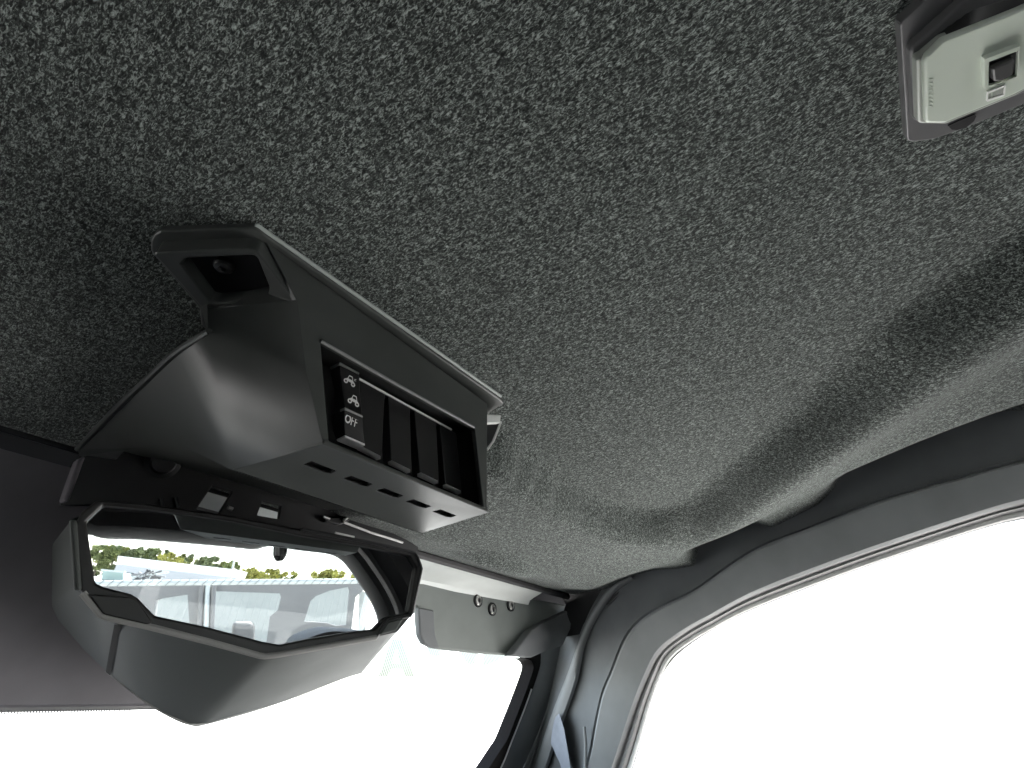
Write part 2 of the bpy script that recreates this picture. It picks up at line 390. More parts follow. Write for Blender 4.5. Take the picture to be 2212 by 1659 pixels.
# ------------------------------------------------------------------ door frame and pillars on the right
L0 = [(2330, 1090), (2212, 1117), (2141, 1133), (1998, 1178), (1827, 1237), (1626, 1314), (1541, 1357), (1484, 1394), (1449, 1426), (1426, 1463), (1407, 1514), (1387, 1585), (1365, 1659), (1340, 1740)]
L1 = [(2330, 1076), (2212, 1103), (2141, 1121), (1998, 1167), (1827, 1226), (1626, 1303), (1541, 1347), (1484, 1380), (1441, 1414), (1418, 1460), (1395, 1522), (1375, 1591), (1354, 1659), (1329, 1740)]
L2 = [(2330, 1058), (2212, 1085), (2141, 1104), (1998, 1150), (1800, 1218), (1626, 1285), (1540, 1330), (1480, 1364), (1425, 1408), (1393, 1470), (1370, 1530), (1347, 1600), (1327, 1659), (1300, 1740)]
L3 = [(2330, 965), (2212, 995), (2080, 1030), (1912, 1078), (1760, 1135), (1626, 1190), (1498, 1277), (1430, 1310), (1384, 1340), (1350, 1380), (1321, 1451), (1301, 1500), (1287, 1565), (1278, 1620), (1268, 1659), (1250, 1740)]
L4 = [(2330, 850), (2212, 870), (2050, 892), (1900, 960), (1780, 1030), (1668, 1100), (1598, 1110), (1500, 1165), (1460, 1210), (1412, 1226), (1364, 1243), (1312, 1272), (1284, 1312), (1261, 1357), (1244, 1403), (1222, 1465), (1198, 1525), (1172, 1600), (1154, 1659), (1130, 1740)]
df = thing('door_frame', 'slate grey curved door frame sweeping from roof rail down the right pillar', 'door frame', (.95, .3, 0))
N_ = 120
def ext(P, a, b):
    return ([P[0] + (P[0] - P[1]).normalized() * a] if a else []) + P + [P[-1] + (P[-1] - P[-2]).normalized() * b]
def tl(L, off): return resample(ext([ontrim(p, off) for p in L], .10, .28), N_)
def mid(A, B, t, dx=0): return [a.lerp(b, t) + Vector((dx, 0, 0)) for a, b in zip(A, B)]
l0, l1, l2, l3, l4 = tl(L0, .035), tl(L1, .026), tl(L2, .012), tl(L3, -.006), tl(L4, .006)
m23 = mid(l2, l3, .5, -.006); m34 = mid(l3, l4, .45, .012)
o = obj('rail_cover', *sheet([mid(l2, l2, 0, .03), l2, mid(l2, l3, .06, -.005), mid(l2, l3, .3, -.006), m23, mid(l2, l3, .90, -.005), mid(l2, l3, .97, -.002), mid(l3, l4, .03, .010), mid(l3, l4, .22, .03)]), TRIM, df, smooth=True, ang=28)
o = obj('inner_cover', *sheet([mid(l2, l3, .88, .025), mid(l3, l4, .04, .012), mid(l3, l4, .07, .006), mid(l3, l4, .2, .012), m34, mid(l3, l4, .75, .010), mid(l3, l4, .93, .002), l4, [p + Vector((.02, 0, .05)) for p in l4], [p + Vector((.04, 0, .12)) for p in l4]]), TRIMD, df, smooth=True, ang=60)
o = obj('weather_seal', *sheet([mid(l1, l1, 0, .03), l1, mid(l1, l2, .35, -.003), mid(l1, l2, .7, .003), l2, mid(l2, l2, 0, .02)]), RUBBER, df, smooth=True, ang=70)
o = obj('seal_lip', *tube(mid(l0, l1, .5), .0042, 8), SEALC, df, smooth=True)
o = obj('seal_bead', *tube(mid(l0, l0, 0), .0025, 8), RUBBER, df, smooth=True)
# pale rolled edge along the front of the cover
EL = [(1364, 1243), (1318, 1268), (1284, 1312), (1261, 1357), (1244, 1403), (1222, 1465), (1198, 1525), (1172, 1600), (1154, 1659), (1130, 1740)]
ER = [(1366, 1250), (1326, 1275), (1294, 1318), (1270, 1362), (1255, 1405), (1243, 1465), (1226, 1517), (1196, 1600), (1177, 1659), (1150, 1740)]
ea, eb = resample(ext([ontrim(p, -.004) for p in EL], 0, .28), 70), resample(ext([ontrim(p, -.004) for p in ER], 0, .28), 70)
o = obj('rolled_edge', *sheet([mid(ea, ea, 0, .02), ea, mid(ea, eb, .35, -.005), mid(ea, eb, .7, -.004), eb, mid(eb, eb, 0, .012)]), TRIM, df, smooth=True, ang=70)
# webbing tab tucked into the pillar
tp = [(1200, 1549), (1209, 1541), (1219, 1575), (1226, 1615), (1233, 1660), (1240, 1700), (1222, 1700), (1210, 1650), (1190, 1607), (1194, 1570)]
v, f = prism([ontrim(p, -.016) for p in tp], (.006, .004, 0))
wt = obj('webbing_tab', v, f, BLUEG, None, bevel=.0015, seg=2)
tag(wt, 'folded blue-grey webbing tab tucked beside the right pillar cover', 'webbing')
o = obj('edge_strip', *tube(resample([ontrim(p, -.012) for p in [(1262, 1570), (1265, 1610), (1264, 1660), (1262, 1720)]], 12), .003, 8), TRIM, df, smooth=True)

# windshield pillar between glass and door frame
L7 = [(1120, 1421), (1141, 1424), (1150, 1431), (1152, 1446), (1136, 1494), (1113, 1554), (1096, 1597), (1084, 1616), (1056, 1659), (1000, 1740)]
L6 = [(1165, 1405), (1166, 1412), (1166, 1424), (1163, 1445), (1140, 1514), (1118, 1571), (1104, 1606), (1091, 1640), (1080, 1665), (1050, 1740)]
L5a = [(1232, 1325), (1228, 1345), (1222, 1375), (1212, 1425), (1199, 1475), (1170, 1565), (1158, 1595), (1146, 1622), (1130, 1659), (1100, 1740)]
L5b = [(1262, 1322), (1259, 1345), (1254, 1366), (1242, 1402), (1224, 1447), (1193, 1525), (1178, 1562), (1163, 1605), (1146, 1659), (1118, 1740)]
L4p = [(1300, 1300), (1285, 1325), (1270, 1350), (1252, 1393), (1226, 1460), (1200, 1525), (1182, 1575), (1170, 1612), (1156, 1659), (1128, 1740)]
def lerpd(L, wv, off=0):
    out = []
    for p in L:
        a, b = onplane(p, wsC + wsN * .012, wsN), ontrim(p, .012)
        out.append(a.lerp(b, wv) + Vector((0, -off, 0)))
    return resample(ext(out, 0, .22), 80)
wp = thing('windshield_pillar', 'black ribbed windshield pillar trim between windshield glass and door frame', 'pillar', (.97, .6, 0))
g7, g6, g5a, g5b, g4 = lerpd(L7, 0), lerpd(L6, .08), lerpd(L5a, .45), lerpd(L5b, .75), lerpd(L4p, 1.0)
back = Vector((.0, .03, 0))
o = obj('glass_edge', *sheet([[p + back for p in g7], g7, mid(g7, g6, .6, -.003), g6, mid(g6, g6, 0, .006)]), mat('frit_black', (.012, .011, .011), .9, .1), wp, smooth=True, ang=60)
o = obj('pillar_cover', *sheet([mid(g6, g6, 0, .004), mid(g6, g5a, .3, -.002), mid(g6, g5a, .36, .003), mid(g6, g5a, .66, .0), mid(g6, g5a, .7, .004), g5a]), TRIMD, wp, smooth=True, ang=60)
o = obj('pillar_channel', *sheet([mid(g6, g5a, .97, .004), mid(g5a, g5b, .15, -.004), mid(g5a, g5b, .45, -.003), mid(g5a, g5b, .55, .003), mid(g5a, g5b, .85, .0), mid(g5a, g5b, 1, .012)]), TRIM, wp, smooth=True, ang=60)
o = obj('pillar_gap', *sheet([mid(g6, g5a, .8, .02), mid(g5a, g5b, .5, .02), mid(g5b, g4, .4, .02), mid(g5b, g4, 1.6, .02)]), BLACK2, wp, smooth=True)
o = obj('bead', *tube(mid(g6, g6, 0, -.002)[12:], .0024, 8), SEALC, wp, smooth=True)
def capped(p, y):
    a_, b_ = atY(p, y), ontrim(p, .012); return a_ if a_.length < b_.length else b_
gus = [(1105, 1416), (1150, 1420), (1168, 1412), (1215, 1395), (1240, 1345), (1230, 1318), (1168, 1348), (1148, 1362), (1128, 1388)]
v, f = prism([capped(p, YW - .052) for p in gus], (0, .02, 0))
o = obj('corner_gusset', v, f, TRIMD, wp, bevel=.003, seg=3)
cf = [(1190, 1240), (1300, 1225), (1380, 1235), (1320, 1300), (1275, 1345), (1255, 1370), (1225, 1375), (1215, 1340), (1225, 1305)]
v, f = prism([capped(p, .565) for p in cf], (0, .004, 0))
o = obj('corner_shadow', v, f, BLACK2, wp, bevel=.003)  # black sheet standing in for the deep shadow in this corner

# ------------------------------------------------------------------ overhead switch console
oc = thing('overhead_console', 'black plastic overhead switch console screwed to the charcoal headliner', 'console', (.19, .26, .22))
YR = .222
A3 = lambda p, y=YR: atY(p, y)
# flange following the lining
fl_px = [(333, 507), (345, 499), (545, 492), (556, 496), (570, 508), (1080, 863), (1089, 872)]
fl = [onroof(p, -.004) for p in fl_px] + [Vector((.306, .30, zr(.30) - .006)), Vector((.31, .50, zr(.5) - .008)), Vector((.12, .515, zr(.515) - .006))] + \
     [onroof(p, -.004) for p in [(165, 968), (250, 883), (330, 808), (380, 762), (415, 744), (446, 727), (448, 716), (434, 703), (430, 668), (418, 652), (332, 553), (325, 540), (325, 520)]]
v, f = prism(fl, (0, 0, .008)); flo = obj('flange', v, f, CONS, oc, bevel=.0022, seg=3)
fhl = [onroof(p, -.001) + Vector((0, -.0012, 0)) for p in [(548, 489), (560, 494), (574, 504), (830, 682), (1080, 857)]]
obj('flange_highlight', *tube(resample(fhl, 60), .0013, 8), mat('highlight_grey', (.42, .46, .44), .45), oc, smooth=True)  # pale strip painted as the highlight along the flange edge
# body facets
zt = .204
lz = lambda p, d=.013: onroof(p, -d)
b1, b2, b3, b4, b5 = lz((331, 549)), lz((547, 538)), A3((641, 648)), lz((455, 667)), lz((432, 662))
RT0, RT1 = A3((575, 522)), A3((1053, 872))
E0, RBL, RBR = A3((660, 800)), A3((698, 961)), A3((1051, 1107))
zb = RBL.z
FBR, FBL = atZ((910, 1152), zb), atZ((500, 1015), zb)
S0 = onroof((450, 722), -.006) * .86; S1 = onroof((380, 762), -.006) * .89; S2 = onroof((168, 970), -.006)
Q1, Q2, Q3 = atY((392, 962), .36), atY((302, 968), .43), atY((172, 985), .515)
R1 = Vector((RBR.x + .014, Q1.y, .150)); R2 = Vector((.305, .50, zr(.5) - .006)); RU0 = RT1 + Vector((.001, .001, 0)); b5t = b5 + Vector((0, 0, .012))
H0, H1, H2, H3 = [A3(p) for p in [(692, 736), (1026, 926), (1045, 1098), (711, 957)]]      # switch opening
rear_out = [RT0, RT1, RBR, RBL, E0, b3]
me = ring(rear_out, [H0, H1, H2, H3], (0, .004, 0)); fin('rear_frame', me, CONS, oc, bevel=.0006, seg=2)
V = [b3, E0, RBL, S0, b4,  S1, S2, Q3, Q2, Q1, FBL, FBR, RBR, R1, R2, RU0, RT1, b5, b5t]
ix = {n: i for i, n in enumerate('b3 E0 RBL S0 b4 S1 S2 Q3 Q2 Q1 FBL FBR RBR R1 R2 RU0 RT1 b5 b5t'.split())}
cc = (b3 + RBL + S0) / 3 + Vector((-.003, -.004, -.002)); 
fn = [['b5', 'b4', 'S0'], ['b5', 'S0', 'b5t'], ['b4', 'b3', 'E0'], ['b4', 'E0', 'S0'], ['E0', 'RBL', 'S0'], ['S0', 'RBL', 'FBL', 'S1'], ['S1', 'FBL', 'Q1', 'S2'], ['Q1', 'Q2', 'Q3', 'S2'],
      ['FBR', 'FBL', 'Q1', 'R1'], ['R1', 'Q1', 'Q2', 'R2'], ['Q2', 'Q3', 'R2'], ['RBR', 'FBR', 'R1', 'RU0'], ['RU0', 'R1', 'R2']]
bd = obj('body', V, [[ix[n] for n in q] for q in fn], CONS, oc, smooth=True, ang=52)
obj('side_rim', *tube(resample([S0 + Vector((0, 0, .002)), S1, onroof((330, 808), -.006) * .91, onroof((250, 883), -.006) * .94, S2], 40), .0022, 8), CONS, oc, smooth=True)
# bottom plate with five vent slots
slot_px = [(692, 1011), (774, 1040.5), (843, 1066), (904.5, 1089), (961, 1110)]
bot = [RBL + Vector((-.001, -.001, 0)), RBR + Vector((.001, -.001, 0)), FBR, FBL]
me = bpy.data.meshes.new('bottom_plate'); bm = bmesh.new(); ed = []
def loop(L):
    vs = [bm.verts.new(p) for p in L]
    for i in range(len(vs)): ed.append(bm.edges.new((vs[i], vs[(i + 1) % len(vs)])))
loop(bot); slots = []
for px in slot_px:
    c = atZ(px, zb); hw, hd = .0088, .0036
    q = [Vector((c.x - hw, c.y - hd, zb)), Vector((c.x + hw * .9, c.y - hd, zb)), Vector((c.x + hw, c.y + hd * .4, zb)), Vector((c.x + hw * .6, c.y + hd, zb)), Vector((c.x - hw, c.y + hd, zb))]
    slots.append(q); loop(q)
bmesh.ops.triangle_fill(bm, use_beauty=True, edges=ed)
r = bmesh.ops.extrude_face_region(bm, geom=list(bm.faces))
bmesh.ops.translate(bm, verts=[g_ for g_ in r['geom'] if isinstance(g_, bmesh.types.BMVert)], vec=(0, 0, .003))
pass
bmesh.ops.recalc_face_normals(bm, faces=bm.faces); bm.to_mesh(me); bm.free()
bp = fin('bottom_plate', me, CONS, oc, bevel=.0009, seg=2)
for q in slots:
    cz = [p + Vector((0, 0, .0034)) for p in q]
    obj('vent_slot', *sheet([q + [q[0]], cz + [cz[0]]]), BLACK2, bp)
obj('slot_backing', *box((RBL.x, YR + .004, zb + .0036), (RBR.x, FBL.y - .002, zb + .0042)), BLACK2, bp)
# mounting lug with a deep pocket and its screw
pk = [lz(p) for p in [(392, 571), (402, 559), (545, 552), (556, 556), (582, 622), (578, 638), (560, 646), (470, 655), (455, 652)]]
lug_out = [b1, lz((338, 545)), lz((535, 537)), b2 + Vector((.002, 0, 0)), b3 + Vector((.002, .002, 0)), b4, b5]
me = ring(lug_out, pk, (0, 0, .0125)); lug = fin('mounting_lug', me, CONS, oc, bevel=.0016, seg=3)
up = [p + Vector((0, 0, .0085)) for p in pk]
obj('pocket_floor', up, [list(range(len(up)))], BLACK2, lug)
o = obj('screw', *lathe(lz((483, 574), .006), (0, 0, -1), [(.0055, -.002), (.0055, .001), (.0045, .0022), (.0022, .0026), (.0018, .001), (.0004, .001)]), DSTEEL, oc, smooth=True)
# right-hand lug seen edge on: pale clip over a dark hole
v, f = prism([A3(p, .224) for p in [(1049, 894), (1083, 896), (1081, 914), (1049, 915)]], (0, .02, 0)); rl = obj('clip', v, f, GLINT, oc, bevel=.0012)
v, f = prism([A3(p, .228) for p in [(1050, 915), (1080, 914), (1064, 955), (1052, 962)]], (0, .02, 0)); obj('clip_recess', v, f, BLACK2, rl)
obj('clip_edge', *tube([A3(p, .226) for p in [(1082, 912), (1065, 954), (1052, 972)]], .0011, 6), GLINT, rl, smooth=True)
# recess walls and back
YB = .246
hb = [A3(p, YR + .004) for p in [(692, 736), (1026, 926), (1045, 1098), (711, 957)]]
hk = [Vector((p.x, YB, p.z)) for p in hb]
obj('switch_recess', hb + hk, [[0, 1, 5, 4], [1, 2, 6, 5], [2, 3, 7, 6], [3, 0, 4, 7], [4, 5, 6, 7]], SWITCH, oc)
LIP_HI = mat('lip_highlight', (.22, .225, .22), .4)  # paler than the console, for the light on the rounded lip
# rounded lip over the opening, its highlight put into the colour
obj('recess_lip', *tube([A3((693, 737), YR - .0004), A3((860, 832), YR - .0004), A3((1024, 923), YR - .0004)], .0011, 8), LIP_HI, oc, smooth=True)
# rocker switch
def dp(p, y): return atY(p, y)
YS = .238
rk = [((733, 779), (776, 801)), ((739, 838), (779, 858)), ((744, 876), (783, 895)), ((745, 884), (784, 903)), ((744, 918), (786, 938)), ((745, 941), (789, 961))]
yo = [.0415 * 0 + .236, .2385, .2345, .2325, .2350, .2375]
La = [dp(a_, y) for (a_, b_), y in zip(rk, yo)]; Lb = [dp(b_, y) for (a_, b_), y in zip(rk, yo)]
Ka = [Vector((p.x, YB, p.z)) for p in La]; Kb = [Vector((p.x, YB, p.z)) for p in Lb]
rs = obj('rocker_switch', *sheet([Ka, La, Lb, Kb]), SWITCH, oc, bevel=.0007, seg=2); rs['label'] = 'three position light rocker switch marked OFF'
v, f = prism([dp(p, .2352) for p in [(734, 778), (777, 799), (777, 808), (733, 786)]], (0, .01, 0)); obj('indicator_lens', v, f, mat('indicator', (.16, .17, .165), .4), rs, bevel=.0005)
v, f = prism([dp(p, .2322) for p in [(745, 879), (784, 897), (784, 902), (745, 885)]], (0, .005, 0)); obj('grip_ridge', v, f, mat('ridge_plastic', (.30, .31, .30), .4), rs, bevel=.0005)
v, f = prism([dp(p, .2340) for p in [(745, 939), (789, 958), (789, 963), (746, 944)]], (0, .008, -.0006)); obj('lower_lip', v, f, mat('lip_caught_light', (.7, .71, .7), .4), rs, bevel=.0005)  # lip coloured near white in place of light caught on it
def rk_frame(c, y):
    """local 2D frame on the rocker: u along its width, v up (metres)"""
    o_ = dp(c, y); return lambda u_, v_: Vector((o_.x + u_, y - .0004, o_.z + v_))
def ring2(fr_, cx_, cz_, ro, ri, n=20):
    V = []; F = []
    for k in range(n):
        a_ = 2 * math.pi * k / n; V += [fr_(cx_ + ro * math.cos(a_), cz_ + ro * math.sin(a_)), fr_(cx_ + ri * math.cos(a_), cz_ + ri * math.sin(a_))]
    for k in range(n): j = (k + 1) % n; F.append([2 * k, 2 * j, 2 * j + 1, 2 * k + 1])
    return V, F
def flatp(fr_, pts): return [fr_(*p) for p in pts], [list(range(len(pts)))]
def buggy(c, y, light):
    fr_ = rk_frame(c, y); s = .0046
    P = [ring2(fr_, -.62 * s, -.32 * s, .36 * s, .16 * s), ring2(fr_, .62 * s, -.32 * s, .36 * s, .16 * s),
         flatp(fr_, [(-.75 * s, .02 * s), (-.35 * s, -.2 * s), (.35 * s, -.2 * s), (.75 * s, .05 * s), (.45 * s, .25 * s), (-.45 * s, .25 * s)]),
         flatp(fr_, [(-.45 * s, .25 * s), (-.33 * s, .25 * s), (-.2 * s, .68 * s), (.22 * s, .68 * s), (.40 * s, .25 * s), (.52 * s, .25 * s), (.3 * s, .82 * s), (-.28 * s, .82 * s)])]
    if light:
        for k in range(2): P.append(flatp(fr_, [(.65 * s, (.35 + .2 * k) * s), (.98 * s, (.45 + .25 * k) * s), (.98 * s, (.53 + .25 * k) * s), (.65 * s, (.43 + .2 * k) * s)]))
    return merge(P)
obj('vehicle_symbol', *buggy((755, 823), .2368, True), PRINT, rs)
obj('vehicle_symbol', *buggy((763.5, 866), .2345, False), PRINT, rs)
fr_ = rk_frame((759, 909), .2336); s = .0032
P = [ring2(lambda u_, v_: fr_(u_ * .72, v_), -1.25 * s, 0, .95 * s, .58 * s)]
for x0 in (-.12 * s, .72 * s):
    P += [flatp(fr_, [(x0, -.95 * s), (x0 + .22 * s, -.95 * s), (x0 + .22 * s, .95 * s), (x0, .95 * s)]),
          flatp(fr_, [(x0 + .22 * s, .70 * s), (x0 + .70 * s, .70 * s), (x0 + .70 * s, .95 * s), (x0 + .22 * s, .95 * s)]),
          flatp(fr_, [(x0 + .22 * s, -.08 * s), (x0 + .60 * s, -.08 * s), (x0 + .60 * s, .17 * s), (x0 + .22 * s, .17 * s)])]
obj('off_lettering', *merge(P), PRINT, rs)
# four blank plates
YP = .2385
def lin(a_, b_, t): return (a_[0] + (b_[0] - a_[0]) * t, a_[1] + (b_[1] - a_[1]) * t)
tops = [((776, 820), (832, 851)), ((839, 855), (886, 881)), ((895, 886), (943, 912)), ((950, 916), (986, 936))]
bots = [((781, 966), (825, 991)), ((845, 1000), (890, 1020)), ((908, 1026), (949, 1046)), ((963, 1051), (998, 1067))]
tabs = [((779, 964), (823, 987)), ((846, 996), (887, 1016)), ((909, 1022), (946, 1040)), ((964, 1047), (996, 1062))]
LIP_LIT = mat('plate_lip_lit', (.75, .76, .75), .4)  # near white: caught light painted onto dark plastic edges
for (ta, tb), (ba, bb), (ca, cb) in zip(tops, bots, tabs):
    v, f = prism([dp(ta, YP), dp(tb, YP), dp(bb, YP), dp(ba, YP)], (0, .012, 0))
    bpnl = obj('blank_plate', v, f, SWITCH, oc, bevel=.0008)
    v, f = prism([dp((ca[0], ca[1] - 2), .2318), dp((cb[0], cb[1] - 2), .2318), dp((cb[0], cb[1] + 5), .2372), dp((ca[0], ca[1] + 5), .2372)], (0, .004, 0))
    obj('plate_lip_lit', v, f, LIP_LIT, bpnl, bevel=.0006)
obj('plate_rail', *tube([dp((776, 818), YP - .0005), dp((975, 928), YP - .0005)], .0008, 6), LIP_LIT, oc, smooth=True)  # rail brightened by colour like the lips below

# ------------------------------------------------------------------ rear-view mirror
MYAW, MTILT = math.radians(-17), math.radians(-4.5)
MN = Vector((math.sin(MYAW) * math.cos(MTILT), -math.cos(MYAW) * math.cos(MTILT), math.sin(MTILT)))
MC = atY((520, 1262), .402)
rm = thing('rear_view_mirror', 'wide angular rear-view mirror with black bezel and deep grey housing', 'mirror', tuple(MC + Vector((0, .05, .06))))
def onmir(p, d=0): return onplane(p, MC + MN * d, MN)
gl_px = [(223, 1091), (186, 1126), (190, 1153), (205, 1259), (224, 1268), (283, 1283), (298, 1292), (334, 1330), (450, 1355), (567, 1386), (606, 1393), (658, 1382), (760, 1365), (811, 1359), (821, 1348), (837, 1333), (884, 1323), (901, 1227), (886, 1201), (801, 1182), (650, 1157), (504, 1126), (322, 1099)]
bz_px = [(209, 1080), (176, 1106), (160, 1135), (173, 1275), (178, 1281), (220, 1331), (319, 1353), (450, 1386), (567, 1418), (598, 1415), (700, 1397), (813, 1377), (860, 1366), (890, 1330), (896, 1326), (911, 1227), (898, 1195), (801, 1171), (650, 1143), (504, 1114), (322, 1088)]
me = ring([onmir(p, .006) for p in bz_px], [onmir(p, .006) for p in gl_px], -MN * .014); fin('bezel', me, BEZ, rm, bevel=.0018, seg=3)
o = obj('mirror_glass', [onmir(p, .0005) for p in [(c[0] + (c[0] - 540) * .012, c[1] + (c[1] - 1240) * .02) for c in gl_px]], [list(range(len(gl_px)))], MIRR, rm)
# raised rim pieces
rim = resample([onmir(p, .0065) for p in [(178, 1281), (220, 1331), (319, 1353), (450, 1386), (567, 1418), (598, 1415), (700, 1397), (813, 1377)]], 60, False)
obj('bezel_rim', *tube(rim, .0022, 8), mat('rim_plastic', (.28, .275, .265), .45), rm, smooth=True)
rim = resample([onmir(p, .0065) for p in [(813, 1377), (838, 1341), (889, 1330), (911, 1227), (898, 1195), (801, 1172), (650, 1144)]], 50, False)
obj('bezel_rim', *tube(rim, .0014, 8), BLACK, rm, smooth=True)
v, f = prism([onmir(p, .009) for p in [(839, 1343), (872, 1336), (857, 1362), (820, 1372)]], -MN * .006); obj('bezel_insert', v, f, HOUS, rm, bevel=.0012)
v, f = prism([onmir(p, .010) for p in [(148, 1121), (166, 1121), (177, 1276), (158, 1276)]], -MN * .012); obj('bezel_side', v, f, HOUS, rm, bevel=.003, seg=3)
v, f = prism([onmir(p, .009) for p in [(190, 1283), (285, 1290), (300, 1300), (330, 1345), (316, 1349), (222, 1327)]], -MN * .006); obj('bezel_corner', v, f, BEZ, rm, bevel=.001)
# housing: from the bezel forward and down to its wide lower rim
YH = .55
fo_px = [(150, 1120), (163, 1277), (178, 1281), (220, 1331), (250, 1338), (319, 1353), (450, 1386), (567, 1418), (598, 1415), (700, 1397), (813, 1377), (850, 1366), (890, 1330), (908, 1227), (896, 1196), (650, 1143), (322, 1088)]
ho_px = [(112, 1170), (110, 1310), (124, 1340), (180, 1405), (229, 1452), (300, 1508), (355, 1543), (408, 1566), (450, 1564), (604, 1519), (737, 1468), (782, 1454), (806, 1424), (826, 1390), (834, 1290), (640, 1160), (300, 1100)]
A_ = [onmir(p, -.004) for p in fo_px]; B_ = [atY(p, YH) for p in ho_px]
B_[-1].z = min(B_[-1].z, .165); C_ = [b + Vector((0, .012, 0)) + (Vector((sum(p.x for p in B_) / 17, 0, sum(p.z for p in B_) / 17)) - Vector((b.x, 0, b.z))) * .12 for b in B_]
n = len(A_); mids = [a_.lerp(b_, .5) for a_, b_ in zip(A_, B_)]
V = A_ + B_ + C_; F = []
for r_ in range(2):
    F += [[r_ * n + i, r_ * n + (i + 1) % n, (r_ + 1) * n + (i + 1) % n, (r_ + 1) * n + i] for i in range(n)]
F.append([2 * n + i for i in range(n)])
obj('housing', V, F, HOUS, rm, bevel=.004, seg=3)
ga = [A_[4].lerp(B_[4], t) + Vector((-.0005, -.0012, -.0012)) for t in np.linspace(.05, .96, 8)]; gb = [A_[4].lerp(A_[5], .18).lerp(B_[4].lerp(B_[5], .12), t) + Vector((0, -.0012, -.0014)) for t in np.linspace(.05, .96, 8)]
obj('housing_groove', *sheet([ga, gb]), mat('groove_black', (.012, .012, .012), .8, .2), rm)
obj('housing_rim', *tube(resample([p + Vector((0, 0, .0012)) for p in B_[4:12]], 60), .0014, 8), mat('rim_grey', (.26, .26, .25), .45), rm, smooth=True)

# bracket that carries the mirror from the header
mb = thing('mirror_bracket', 'black steel bracket with two see-through gaps bolted above the mirror', 'bracket', (.25, .47, .17))
YK = .455
outl = [(130, 1092), (168, 990), (190, 983), (252, 992), (285, 956), (312, 973), (360, 960), (396, 967), (487, 1018), (560, 1040), (722, 1092), (880, 1166), (905, 1182), (900, 1196), (800, 1182), (650, 1156), (420, 1112), (300, 1092), (200, 1092)]
gap1 = [(459, 1050), (502, 1062), (472, 1110), (425, 1100)]
gap2 = [(567, 1083), (606, 1093), (602, 1121), (556, 1113)]
bm = bmesh.new(); ed = []
for L in (outl, gap1, gap2): loop([atY(p, YK) for p in L])
bmesh.ops.triangle_fill(bm, use_beauty=True, edges=ed)
r = bmesh.ops.extrude_face_region(bm, geom=list(bm.faces)); bmesh.ops.translate(bm, verts=[g_ for g_ in r['geom'] if isinstance(g_, bmesh.types.BMVert)], vec=(0, .004, 0))
pass
bmesh.ops.recalc_face_normals(bm, faces=bm.faces); me = bpy.data.meshes.new('plate'); bm.to_mesh(me); bm.free()
fin('plate', me, BLACK, mb, bevel=.001)
c = atY((352, 1000), YK - .002); obj('bolt', *lathe(c, (-.2, -1, -.3), [(.013, 0), (.013, .002), (.0095, .003), (.008, .007), (.003, .0075)]), DSTEEL, mb, smooth=True)
v, f = prism([atY(p, YK - .010) for p in [(138, 1080), (170, 990), (186, 985), (150, 1083)]], (0, .012, 0)); obj('end_flange', v, f, mat('flange_plum', (.075, .068, .078), .55), mb, bevel=.002)
v, f = prism([atY(p, YK - .006) for p in [(700, 1112), (716, 1118), (752, 1116), (756, 1124), (735, 1134), (703, 1126)]], (0, .006, 0)); obj('latch_clip', v, f, DSTEEL, mb, bevel=.001)
obj('latch_pin', *tube([atY((698, 1116), YK - .008), atY((712, 1121), YK - .008)], .0016, 8), STEEL, mb, smooth=True)
obj('latch_pin', *tube([atY((742, 1124), YK - .008), atY((756, 1114), YK - .008)], .0016, 8), STEEL, mb, smooth=True)
for px in [(347, 1078), (378, 1074)]:
    obj('rib', *tube([atY(px, YK - .002), atY((px[0] + 6, px[1] + 22), YK - .002)], .0014, 6), BLACK, mb, smooth=True)
obj('rod', *tube([atY((492, 1096), YK - .006), atY((502, 1100), YK - .006)], .0018, 8), STEEL, mb, smooth=True)
# thin bright lip above the mirror, right of the latch
obj('upper_lip', *tube([atY(p, YK - .01) for p in [(742, 1128), (800, 1150), (870, 1172)]], .0013, 6), SEALC, mb, smooth=True)
obj('lower_lip', *tube([atY(p, YK - .02) for p in [(724, 1151), (765, 1160)]], .0011, 6), SEALC, mb, smooth=True)

# ------------------------------------------------------------------ dome light
dl = thing('dome_light', 'dome light with pale lens and square black switch on the headliner', 'lamp', tuple(onroof((2090, 150))))
def dz(p, d): return onroof(p, -d)
base = [(1950, 46), (1945, 54), (1960, 300), (1963, 305), (1974, 307), (2018, 301), (2080, 279), (2195, 232), (2290, 190), (2330, 60), (2250, -120), (2080, -80), (1999, 0)]
v, f = prism([dz(p, .006) for p in base], (0, 0, .012)); obj('base', v, f, DBASE, dl, bevel=.0012, seg=3)
# dark inner tray
tray = [(1966, 108), (1974, 260), (1990, 267), (2060, 262), (2230, 196), (2290, 150), (2300, 20), (2240, -40), (2110, -20), (2052, 32)]
v, f = prism([dz(p, .0115) for p in tray], (0, 0, .007)); obj('tray', v, f, DBASE, dl, bevel=.0018, seg=3)
ramp_a = [(1966, 108), (2052, 32), (2110, -20), (2240, -40), (2300, 20)]
ramp_b = [(1985, 125), (2038, 84), (2120, 48), (2212, 12), (2290, -20)]
v, f = sheet([resample([dz(p, .006) for p in ramp_a], 20, False), resample([dz(p, .017) for p in ramp_b], 20, False)]); obj('reflector_wall', v, f, BLACK, dl, smooth=True)
lens_b = [(1980, 130), (1983, 262), (1988, 268), (2043, 269), (2195, 207), (2280, 160), (2280, -10), (2197, 24), (2037, 86), (1997, 120)]
v, f = prism([dz(p, .018) for p in lens_b], (0, 0, .006)); obj('lens_skirt', v, f, mat('lens_skirt', (.30, .32, .29), .35), dl, bevel=.0012)
lens = [(1996, 137), (1999, 264), (2004, 267), (2040, 267), (2190, 206), (2270, 165), (2270, -8), (2197, 24), (2037, 87), (2000, 124)]
